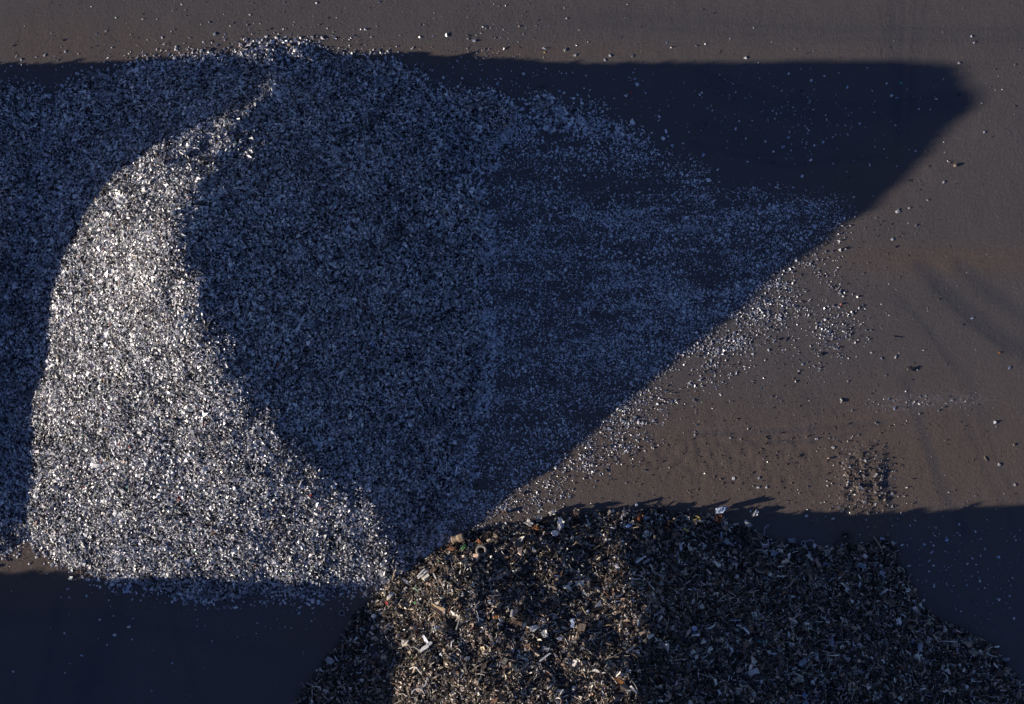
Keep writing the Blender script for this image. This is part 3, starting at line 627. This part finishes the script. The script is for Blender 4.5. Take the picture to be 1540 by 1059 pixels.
hand = [
 ("crumpled_scrap","crumpled pale lump on bare tarmac throwing a long rounded shadow",K,831,771,crumpled(.42,.36,.34,11),'pale',20,.13),
 ("crumpled_scrap","small dark brown lump on tarmac among the silver flakes, with its own shadow",K,759,771,crumpled(.28,.26,.26,15),'brown',0,.1),
 ("crumpled_scrap","largest pale crumpled sheet standing on the mixed heap's upper rim",K,845,792,crumpled(.62,.5,.5,21),'white',70,.2),
 ("crumpled_scrap","tan crumpled piece on the rim right of the large pale sheet",K,868,776,crumpled(.4,.42,.5,31),'tan',90,.2),
 ("crumpled_scrap","tangled pale piece on the rim left of the large crumpled sheet",K,797,792,crumpled(.5,.4,.3,41),'pale',140,.15),
 ("crumpled_scrap","knot of bright metal on the rim near the white patch of dust",K,811,779,crumpled(.36,.34,.3,45),'pale',10,.12),
 ("oval_disc","smooth white oval disc lying on the upper rim",K,834,806,m_lathe([(.0,0),(.2,.0),(.21,.02),(.17,.05),(.0,.06)],24),'white',30,.15),
 ("rusty_arc","orange brown curved arc of metal left of the white oval disc",K,821,801,m_tube(arc(.24,150,300),.04,6),'rust',0,.12),
 ("rusty_scrap","cluster of crumpled orange rust left of the rusty arc",K,806,799,crumpled(.42,.3,.22,51),'rust',150,.12),
 ("crushed_canister","dusty crushed canister on its side at the heap's upper left corner",K,691,812,m_move(m_lathe([(0,-.36),(.2,-.36),(.24,-.3),(.2,-.05),(.24,.1),(.22,.3),(.19,.36),(.17,.37),(.16,.2),(0,.2)],24,.07,3),(0,0,.2),(0,1.5,0)),'tan',15,.05),
 ("crumpled_scrap","white scrap with a green painted edge beside the crushed canister",K,699,826,crumpled(.34,.2,.16,61),'green',30,.14),
 ("ribbed_sheet","rust striped triangular sheet just above the dusty tyre",K,723,817,m_plate(.4,.16,.02,.2,71,9,4,.1,.12),'rust',-40,.15),
 ("crumpled_scrap","large bluish white shredded cluster sticking up from the upper rim",K,1084,767,crumpled(.6,.5,.55,81),'lightblue',5,.25),
 ("rusty_scrap","rusty orange lump hanging below the bluish white cluster",K,1081,784,crumpled(.3,.5,.4,85),'rust',80,.15),
 ("wire_hoop","large bent wire hoop sticking out of the upper rim",K,1026,786,m_tube([(.42*math.cos(a*.42)*(1+.06*math.sin(a*1.7)),.36*math.sin(a*.42),.05*math.sin(a)) for a in range(14)],.022,6),'grey',10,.2),
 ("curled_strip","yellow curled strip inside the bent wire hoop",K,1046,786,m_join(m_tube(arc(.22,-40,80),.03,5),m_move(m_plate(.3,.06,.01,.3,5),(0,.02,.02))),'yellow',20,.25),
 ("curled_strip","bright yellow offcut strip at the foot of the wire hoop",K,1033,799,m_plate(.34,.1,.012,.5,9),'yellow',-30,.2),
 ("curled_strip","orange curl of metal left of the wire hoop",K,1008,790,m_tube(arc(.15,20,230),.035,6),'orange',0,.2),
 ("rusty_scrap","dark red rusty lump on the rim below the small blue cylinder",K,962,782,crumpled(.4,.36,.3,91),'rust',60,.15),
 ("cylinder_can","small bluish cylinder standing on tarmac above the dark red lump",K,957,759,m_lathe([(0,0),(.07,0),(.075,.02),(.07,.3),(.075,.32),(.06,.33),(0,.32)],16,.03),'lightblue',15,.0),
 ("crumpled_scrap","pale crumpled cluster at the lit end of the upper rim",K,1124,788,crumpled(.45,.34,.34,101),'pale',-50,.2),
 ("crumpled_scrap","pale pieces on tarmac right of the bluish white cluster",K,1136,772,crumpled(.42,.3,.3,105),'white',30,.12),
 ("bent_pipe","pale grey bent pipe end poking up at the shadow's edge",K,1149,797,m_join(m_tube([(0,-.3,.0),(0,-.1,.06),(.02,.08,.12),(.1,.2,.16),(.2,.26,.16)],.055,10),m_move(m_lathe([(.03,0),(.07,0),(.07,.05),(.03,.05)],12),(.2,.26,.12))),'grey',0,.1),
 ("scrap_block","grey slab lying on shaded tarmac above the mixed heap",K,1191,813,m_plate(.4,.28,.09,.05,111,4,3,.08,.02),'grey',0,.08),
 ("crumpled_scrap","pale ring shaped casting on shaded tarmac left of the dark tyre",K,1208,817,m_join(m_lathe([(.08,0),(.15,0),(.15,.12),(.08,.12),(.08,0)],18,.04),m_move(m_tube([(0,0,0),(.3,.05,.03),(.5,-.06,.02)],.05,6),(.12,.06,.07))),'grey',10,.02),
 ("flat_bar","bright white flat bar slanting across the shaded heap below the wire hoop",K,963,846,m_plate(.78,.1,.04,.05,121,6,2,.1,.02),'white',42,.2),
 ("flat_bar","shorter grey bar beside the bright white flat bar",K,972,849,m_plate(.5,.13,.05,.04,123,5,2,.1,.02),'grey',38,.18),
 ("pipe","thin upright pale pipe stub near the shaded rim below the rusty lump",K,1084,809,m_tube([(-.32,0,0),(0,.01,.03),(.3,0,.08)],.04,8),'lightblue',95,.12),
 ("scrap_sheet","rounded grey sheet leaning on the shaded rim",K,1094,817,m_plate(.44,.26,.015,.2,131,7,5,.3,.03),'grey',-45,.16),
 ("rod","short teal rod lying across the shaded part of the mixed heap",K,1142,967,m_tube([(-.2,0,0),(0,0,0),(.22,0,0)],.03,8),'teal',0,.18),
 ("rod","straight pale rod lying level left of the teal rod",K,1104,936,m_tube([(-.3,0,0),(0,.004,0),(.3,0,.01)],.025,8),'lightblue',2,.18),
 ("scrap_block","pale grey battered block in the shaded scrap at middle right",K,1044,949,m_lump(.36,.34,.3,141,.3),'lightblue',10,.12),
 ("curled_strip","white ribbed bent strip right of the pale battered block",K,1121,953,m_plate(.5,.12,.02,.5,151,9,3,.1,.08),'white',-50,.2),
 ("crumpled_scrap","long white torn strip just under the pale battered block",K,1045,959,m_plate(.44,.1,.02,.3,155,8,3,.25,.08),'white',8,.2),
 ("flat_bar","thick bright white plank shaped plate in the sunlit scrap",K,641,980,m_join(m_plate(.55,.22,.06,.06,161,4,3,.06,.02),m_move(m_plate(.26,.2,.05,-.1,163,4,3,.1,.03),(.42,.03,.02),(0,.2,.1))),'white',33,.25),
 ("bent_sheet","large folded brown sheet open like a V in sunlit scrap",K,662,917,m_join(m_move(m_plate(.95,.2,.02,.25,171,8,3,.15,.03),(0,.1,.08),(.9,0,-.1)),m_move(m_plate(.8,.22,.02,.2,173,8,3,.2,.03),(.02,-.12,.06),(-.8,0,-.3)),m_tube(arc(.17,60,250,8),.04,6)),'tan',-22,.22),
 ("crumpled_scrap","small bright green scrap in the sunlit part of the mixed heap",K,628,910,m_lump(.2,.12,.1,181,.3),'green',0,.22),
 ("crumpled_scrap","small red scrap near the left toe of the mixed heap",K,585,909,m_plate(.22,.12,.02,.3,183),'red',-60,.2),
 ("crumpled_scrap","cream shell shaped plate beside the small red scrap",K,589,898,m_plate(.46,.2,.04,.35,185,7,4,.12,.04),'pale',55,.22),
 ("crumpled_scrap","row of small orange lumps in the middle of the mixed heap",K,744,932,m_join(m_lump(.14,.14,.13,1),m_move(m_lump(.13,.13,.12,2),(.13,0,0)),m_move(m_lump(.12,.12,.12,3),(.26,.02,0))),'orange',5,.2),
 ("box","brown square box half buried in the middle of the mixed heap",K,877,950,m_join(m_plate(.46,.36,.02,.02,191,4,4,.04,.01),m_move(m_plate(.46,.14,.02,.02,192,4,3,.05,.01),(0,.2,-.1),(1.4,0,0)),m_move(m_plate(.36,.14,.02,.02,193,4,3,.05,.01),(.24,0,-.1),(0,1.4,1.57))),'tan',80,.3),
 ("cylinder_can","grey cylinder lying in the dark hollow left of the brown box",K,773,926,m_move(m_lathe([(0,-.2),(.11,-.2),(.12,-.16),(.12,.16),(.11,.2),(0,.2)],18,.02),(0,0,0),(0,1.5,0)),'grey',80,.25),
 ("scrap_sheet","dark brown flat sheet below the grey cylinder",K,778,938,m_plate(.6,.26,.03,.08,201,6,4,.2,.02),'brown',-20,.25),
 ("crumpled_scrap","bright white torn cluster left of the brown box",K,803,953,crumpled(.5,.4,.3,211),'white',20,.25),
 ("crumpled_scrap","bright white jagged piece between torn cluster and brown box",K,821,957,crumpled(.36,.46,.3,215),'white',100,.25),
 ("scrap_sheet","upright bluish white shard touching the brown box",K,864,944,m_plate(.6,.22,.02,.2,221,7,4,.25,.04),'lightblue',100,.28),
 ("flat_bar","slim bright white bar slanting below the white torn cluster",K,820,993,m_plate(.75,.1,.04,.04,231,6,2,.1,.02),'white',38,.28),
 ("scrap_sheet","pale orange pointed shard low in the sunlit mixed heap",K,931,1027,m_plate(.62,.14,.02,.25,241,7,3,.3,.04),'orange',-28,.28),
 ("flat_bar","white curved strip below right of the pale orange shard",K,952,1043,m_plate(.6,.09,.02,.4,245,8,2,.2,.03),'white',-50,.28),
 ("flat_bar","grey rectangular plate standing beside a dark red plate",K,947,982,m_plate(.55,.15,.05,.03,251,5,3,.05,.02),'grey',40,.3),
 ("scrap_block","dark red plate right of the grey rectangular plate",K,953,989,m_plate(.36,.22,.05,.03,253,4,3,.1,.02),'brown',-30,.3),
 ("rod","long dark rod standing out of the sunlit scrap above the white plank plate",K,633,930,m_tube([(-.5,0,0),(-.1,.02,.03),(.45,-.04,.05)],.025,7),'brown',-72,.25),
 ("rod","dark slanting pipe in the sunlit scrap under the folded sheet",K,693,941,m_tube([(-.35,0,0),(0,.0,.03),(.35,0,.05)],.05,8),'grey',70,.25),
 ("flat_bar","pair of long white splinters near the left toe",K,637,868,m_join(m_plate(.6,.09,.03,.06,261,6,2,.1,.02),m_move(m_plate(.55,.08,.03,.1,262,6,2,.1,.02),(.05,.14,.02),(0,0,.1))),'white',42,.2),
 ("flat_bar","single white splinter leaning right of the pair of splinters",K,657,871,m_plate(.5,.07,.03,.05,263,5,2,.1,.02),'white',-60,.22),
 ("scrap_sheet","shaded brown square plate near the left toe of the mixed heap",K,653,862,m_plate(.42,.3,.02,.1,265,5,4,.12,.02),'brown',35,.22),
 ("crumpled_scrap","rounded grey white lump at the left toe of the mixed heap",K,564,928,m_lump(.3,.24,.2,271,.2),'white',0,.12),
 ("crumpled_scrap","pale chunk on the toe touching shaded tarmac",K,541,922,m_lump(.26,.22,.18,273,.35),'tan',30,.1),
 ("scrap_sheet","light grey bent sheet in shaded scrap at lower left",K,499,995,m_plate(.5,.36,.02,.15,275,5,4,.2,.03),'grey',-40,.15),
 ("curled_strip","long pale curled strip low in the sunlit scrap",K,632,1007,m_tube([(-.45,-.1,0),(-.2,.1,.03),(.05,.12,.05),(.25,-.02,.05),(.45,-.1,.02)],.035,6),'pale',-15,.28),
 ("curled_strip","pale looped strip at the very bottom of the sunlit scrap",K,632,1048,m_tube(arc(.36,20,170,12),.03,6),'pale',0,.28),
 ("rusty_arc","rust orange half ring in shaded scrap at middle",K,1001,800,m_tube(arc(.17,-60,140),.04,6),'rust',0,.14),
 ("crumpled_scrap","dark blue plastic scrap on the shaded rim",K,946,794,m_lump(.4,.22,.16,281,.25),'blue',10,.14),
 ("crumpled_scrap","blue scrap low in the shaded mixed heap",K,1207,1046,m_lump(.16,.28,.12,283,.25),'blue',10,.22),
 ("rod","dark pole slanting up from the heap's upper right corner",K,1320,818,m_tube([(-.45,0,0),(0,.02,.03),(.5,0,.12)],.05,8),'tan',-62,.1),
 ("crumpled_scrap","white scrap piece on tarmac at the heap's upper right corner",K,1328,811,m_plate(.32,.2,.02,.2,291),'lightblue',-10,.05),
 ("crumpled_scrap","second white scrap piece on tarmac, below the first at that corner",K,1341,818,m_plate(.32,.24,.02,.25,293),'pale',40,.05),
 ("scrap_sheet","pale sheet lying on tarmac at far lower right beside the heap",K,1512,992,m_plate(.5,.16,.02,.1,295),'grey',5,.05),
 ("crumpled_scrap","bright white piece on the right slope of the shaded mixed heap",K,1351,937,m_plate(.3,.42,.02,.3,297),'white',10,.15),
 ("scrap_block","tan stone shaped block on the right slope below the bright white piece",K,1283,947,m_lump(.4,.24,.2,299,.2),'tan',-15,.15),
 ("crumpled_scrap","dark tattered lump alone on lit tarmac at right",K,1368,556,m_join(m_lump(.24,.18,.10,301,.6),m_move(m_plate(.4,.1,.01,.3,302,7,3,.4,.1),(.05,.0,.02),(0,.1,.6)),m_move(m_plate(.32,.08,.01,-.3,303,7,3,.4,.1),(-.05,.03,.02),(.1,.1,2.2))),'dark',0,.06),
 ("scrap_sheet","pair of large pale flat sheets on shaded tarmac at the tall heap's foot",K,193,883,m_join(m_plate(.42,.2,.012,.1,305,5,4,.25,.03),m_move(m_plate(.3,.2,.012,.1,306,5,4,.3,.03),(-.2,-.14,.02),(0,0,.4))),'lightblue',32,.03),
 ("dirt_clod","brown clod of dirt on lit tarmac right of the shadow's tip",'dirt clod',1437,249,m_lump(.22,.18,.14,311,.3),'tan',0,.05),
 ("dirt_clod","pale stone on lit tarmac just above the tall heap's top edge",'stone',435,68,m_lump(.26,.22,.18,313,.3),'tan',0,.06),
 ("scrap_sheet","small brown splinter at top of the dirt ridge",K,1272,713,m_plate(.36,.12,.02,.1,315),'tan',-55,.1),
 ("scrap_sheet","grey flat piece pressed in the dirt ridge",K,1295,734,m_plate(.36,.18,.02,.2,317),'grey',-25,.1),
 ("rod","short splinter lying on bare tarmac at lower right",K,1482,650+40,m_plate(.3,.06,.02,.1,319,5,2),'tan',-55,.03),
]
for nm, lb, ct, px_, py_, m, c_, ang, lift in hand:
    place(nm, lb, ct, px_, py_, m, c_, ang, lift=lift+(.07 if lift > .1 else 0), tilt=(random.uniform(-8, 8), random.uniform(-8, 8)) if lift > .04 else (0, 0))
# single flakes lying apart on the tarmac, one by one: (x, y, size in photo px, colour, heading, where it lies)
FL = [
 (1349,147,5,'lightblue',10,"large pale flake alone on shaded tarmac close to the shadow's tip"),(1341,144,5,'white',30,"roundish pale flake left of the flake near the shadow's tip"),
 (1355,125,5,'teal',0,"small teal green scrap on shaded tarmac"),(1408,149,5,'white',0,"elongated white flake nearest the shadow's right edge"),
 (1186,111,5,'white',70,"bright flake just inside the shadow's top edge"),(1220,121,5,'white',30,"bright flake right of the one under the top edge"),(1274,131,5,'lightblue',80,"small bright flake midway along the shadow's upper side"),
 (1121,87,5,'white',60,"white flake on lit tarmac touching the top edge of shadow"),(1465,64,4,'white',20,"tiny white flake far up on the lit tarmac at right"),(1442,95,5,'white',-30,"white flake above the shadow's blunt tip"),
 (1178,221,6,'lightblue',20,"broad bluish flake in the shade below middle of the upper side"),(1186,207,5,'lightblue',10,"round bluish flake above the broad bluish flake"),(1151,213,4,'white',-40,"small flake left of the round bluish flake"),
 (1238,214,5,'lightblue',0,"notched flake in the shade right of the broad bluish flake"),(1216,196,4,'white',-50,"narrow flake in the shade above the notched flake"),(1277,267,7,'dark',20,"dark ring shaped flake in shade near the diagonal edge"),
 (1167,282,6,'white',-5,"pale flat flake at the edge of the spilled flakes"),(1350,318,7,'white',40,"largest white flake on lit tarmac under the diagonal edge"),(1367,313,4,'white',20,"small white flake right of the largest one"),
 (1395,301,4,'white',0,"bright speck sized flake on lit tarmac"),(1419,274,4,'white',30,"bright little flake in the brown dust at right"),(1480,199,4,'white',0,"white flake beside the faint dark track at right"),
 (1342,360,5,'white',-40,"slim white flake on lit tarmac above the brown band"),(1347,537,5,'white',60,"bright flake above the dark tattered lump"),(1462,479,5,'lightblue',30,"pale oblong flake on the dark tyre track"),
 (1518,553,5,'lightblue',80,"pale flake near the photo's right edge"),(1503,531,4,'orange',0,"tiny orange fragment at right"),(1253,673,5,'white',-40,"bright flake in the brown grit above the heap"),
 (1228,660,5,'white',15,"slanting white flake left of the bright one in the grit"),(1103,719,6,'white',45,"bright white flake on tarmac above the mixed heap"),(1201,686,5,'brown',-60,"long tan splinter in the brown grit"),
 (1502,699,6,'white',-45,"white splinter on lit tarmac at lower right"),(1526,729,5,'white',-60,"white flake above the lower right shadow"),(1525,729-60,5,'tan',-50,"brown splinter near the right edge"),
 (695,118,5,'white',20,"round pale flake just under the shadow's top edge right of the heap"),(722,120,4,'lightblue',50,"small flake right of the round pale flake"),(748,126,4,'lightblue',0,"lone flake in shade above the spilled lobe"),
 (841,137,5,'lightblue',0,"pale flake in shade above the lobe's tip"),(848,140,4,'white',30,"smaller flake touching the one above the lobe's tip"),(941,144,6,'white',0,"round white flake in open shade right of the lobe"),
 (949,139,5,'red',0,"reddish flake beside the round white one"),(971,140,4,'lightblue',50,"small bluish flake right of the reddish flake"),(955,119,5,'lightblue',20,"bluish flake above the reddish flake"),
 (787,111,5,'white',-30,"white flake in shade below the top edge"),(850,75,6,'grey',20,"grey stone like flake on lit tarmac above the shadow"),(865,83,5,'white',50,"upright pale flake right of the grey one"),
 (819,79,3,'yellow',0,"tiny yellow fragment on lit tarmac above the shadow"),(917,84,5,'white',-35,"slanting bright flake on lit tarmac"),(909,90,5,'white',-60,"bright flake left below the slanting one"),(951,84,5,'grey',60,"dark flake on lit tarmac right of the bright pair"),
 (1005,205,5,'lightblue',0,"round flake at the upper fringe of the spill"),(1011,218,6,'lightblue',20,"larger round flake under that fringe"),(1058,233,6,'lightblue',40,"round bluish flake at the right corner of the spill"),
 (1012,293,6,'lightblue',30,"big bluish flake in the middle band of the spill"),(876,310,6,'lightblue',0,"bluish flake inside the middle band"),
 (172,955,6,'white',20,"white square flake on the dark lower left tarmac"),(194,943,6,'white',35,"white flake above the white square flake"),(200,930,4,'lightblue',0,"small bright flake highest of the three in a slanting row"),
 (102,886,5,'lightblue',0,"pale round flake on shaded tarmac at lower left"),(130,896,4,'lightblue',30,"small flake right of the pale round one"),(123,986,5,'lightblue',0,"dull flake alone on the lower left tarmac"),
 (25,837,6,'white',60,"upright white flake on the lit brown strip at left"),(55,838,6,'white',10,"white flake right of the upright one on the lit strip"),(49,820,6,'pale',0,"pale chunk on the lit strip under the left heap"),
 (450,922,5,'lightblue',30,"slanting flake on shaded tarmac left of the dark ring"),(470,915,4,'white',0,"small flake between the slanting one and the dark ring"),(20,1010,4,'white',0,"bright speck of metal at the lower left corner"),
 (259,997,4,'lightblue',0,"small lone flake low on the left tarmac"),(19,69,5,'dark',20,"dark flake at the top left on lit tarmac"),(94,61,5,'dark',0,"dark pebble sized flake on lit tarmac at top left"),
 (98,78,4,'white',0,"small white flake above the left part of the shadow"),(265,71,5,'white',-20,"white flake on lit tarmac left above the heap"),(67,83,5,'pale',40,"pale flake just above the shadow at upper left"),
 (63,133,5,'lightblue',0,"pale flake in the shaded notch between the two silver heaps"),(75,143,5,'lightblue',30,"second pale flake lower in that shaded notch"),
 (400,55,6,'white',20,"white flake highest of the spill above the heap's top"),(470,56,7,'grey',10,"grey splinter with a shadow above the heap's top"),(378,64,6,'white',70,"white shard sticking up at the heap's top edge"),
 (620,73,6,'white',40,"pale flake on lit tarmac right above the heap's top"),(583,78,6,'white',-30,"pale shard left of the flake above the heap's top"),
 (1390,819,5,'lightblue',0,"pale flake on shaded tarmac right of the heap's corner"),(1402,830,6,'lightblue',60,"cluster like flake on shaded tarmac at right"),(1424,812,6,'lightblue',-10,"long thin flake on the shaded tarmac at right"),
 (1502,838,6,'lightblue',0,"pale angular flake on shaded tarmac at far right"),(1526,807,6,'grey',60,"grey flake near the right edge in shade"),(1474,874,5,'white',-60,"slanting white flake on the shaded tarmac"),
 (1455,848,4,'white',80,"small upright flake in shade at right"),(1454,880,4,'lightblue',60,"flake below the small upright one"),(1503,902,5,'white',20,"bright flake on shaded tarmac near the right edge"),
 (1369,876,6,'lightblue',10,"pale block shaped flake at the heap's right flank"),(1405,882,4,'white',0,"tiny white flake in a row at the heap's right flank"),(1170,789,0,'white',0,""),
 (1213,776,5,'white',20,"white flake on lit tarmac above the grey slab"),(1253,780,5,'white',-10,"pair like white flake near the dirt ridge"),(1316,758,5,'white',60,"white flake at the right foot of the dirt ridge"),
 (1140,733,5,'white',20,"small white flake in grit above the rim"),(1153,733,4,'white',-10,"white flake right of that small one in the grit"),
]
for i, (px_, py_, s_, c_, ang, lb) in enumerate(FL):
    if s_ == 0: continue
    L_ = s_*sc*.78; m = m_plate(L_, L_*random.uniform(.5, .9), .018, random.uniform(.05, .35), 400+i, 5, 4, .3, .06) if c_ not in ('dark', 'tan') else m_lump(L_, L_*.7, L_*.35, 400+i, .35)
    place("metal_flake", lb, "metal flake", px_, py_, m, c_, ang, lift=.02+L_*.08)
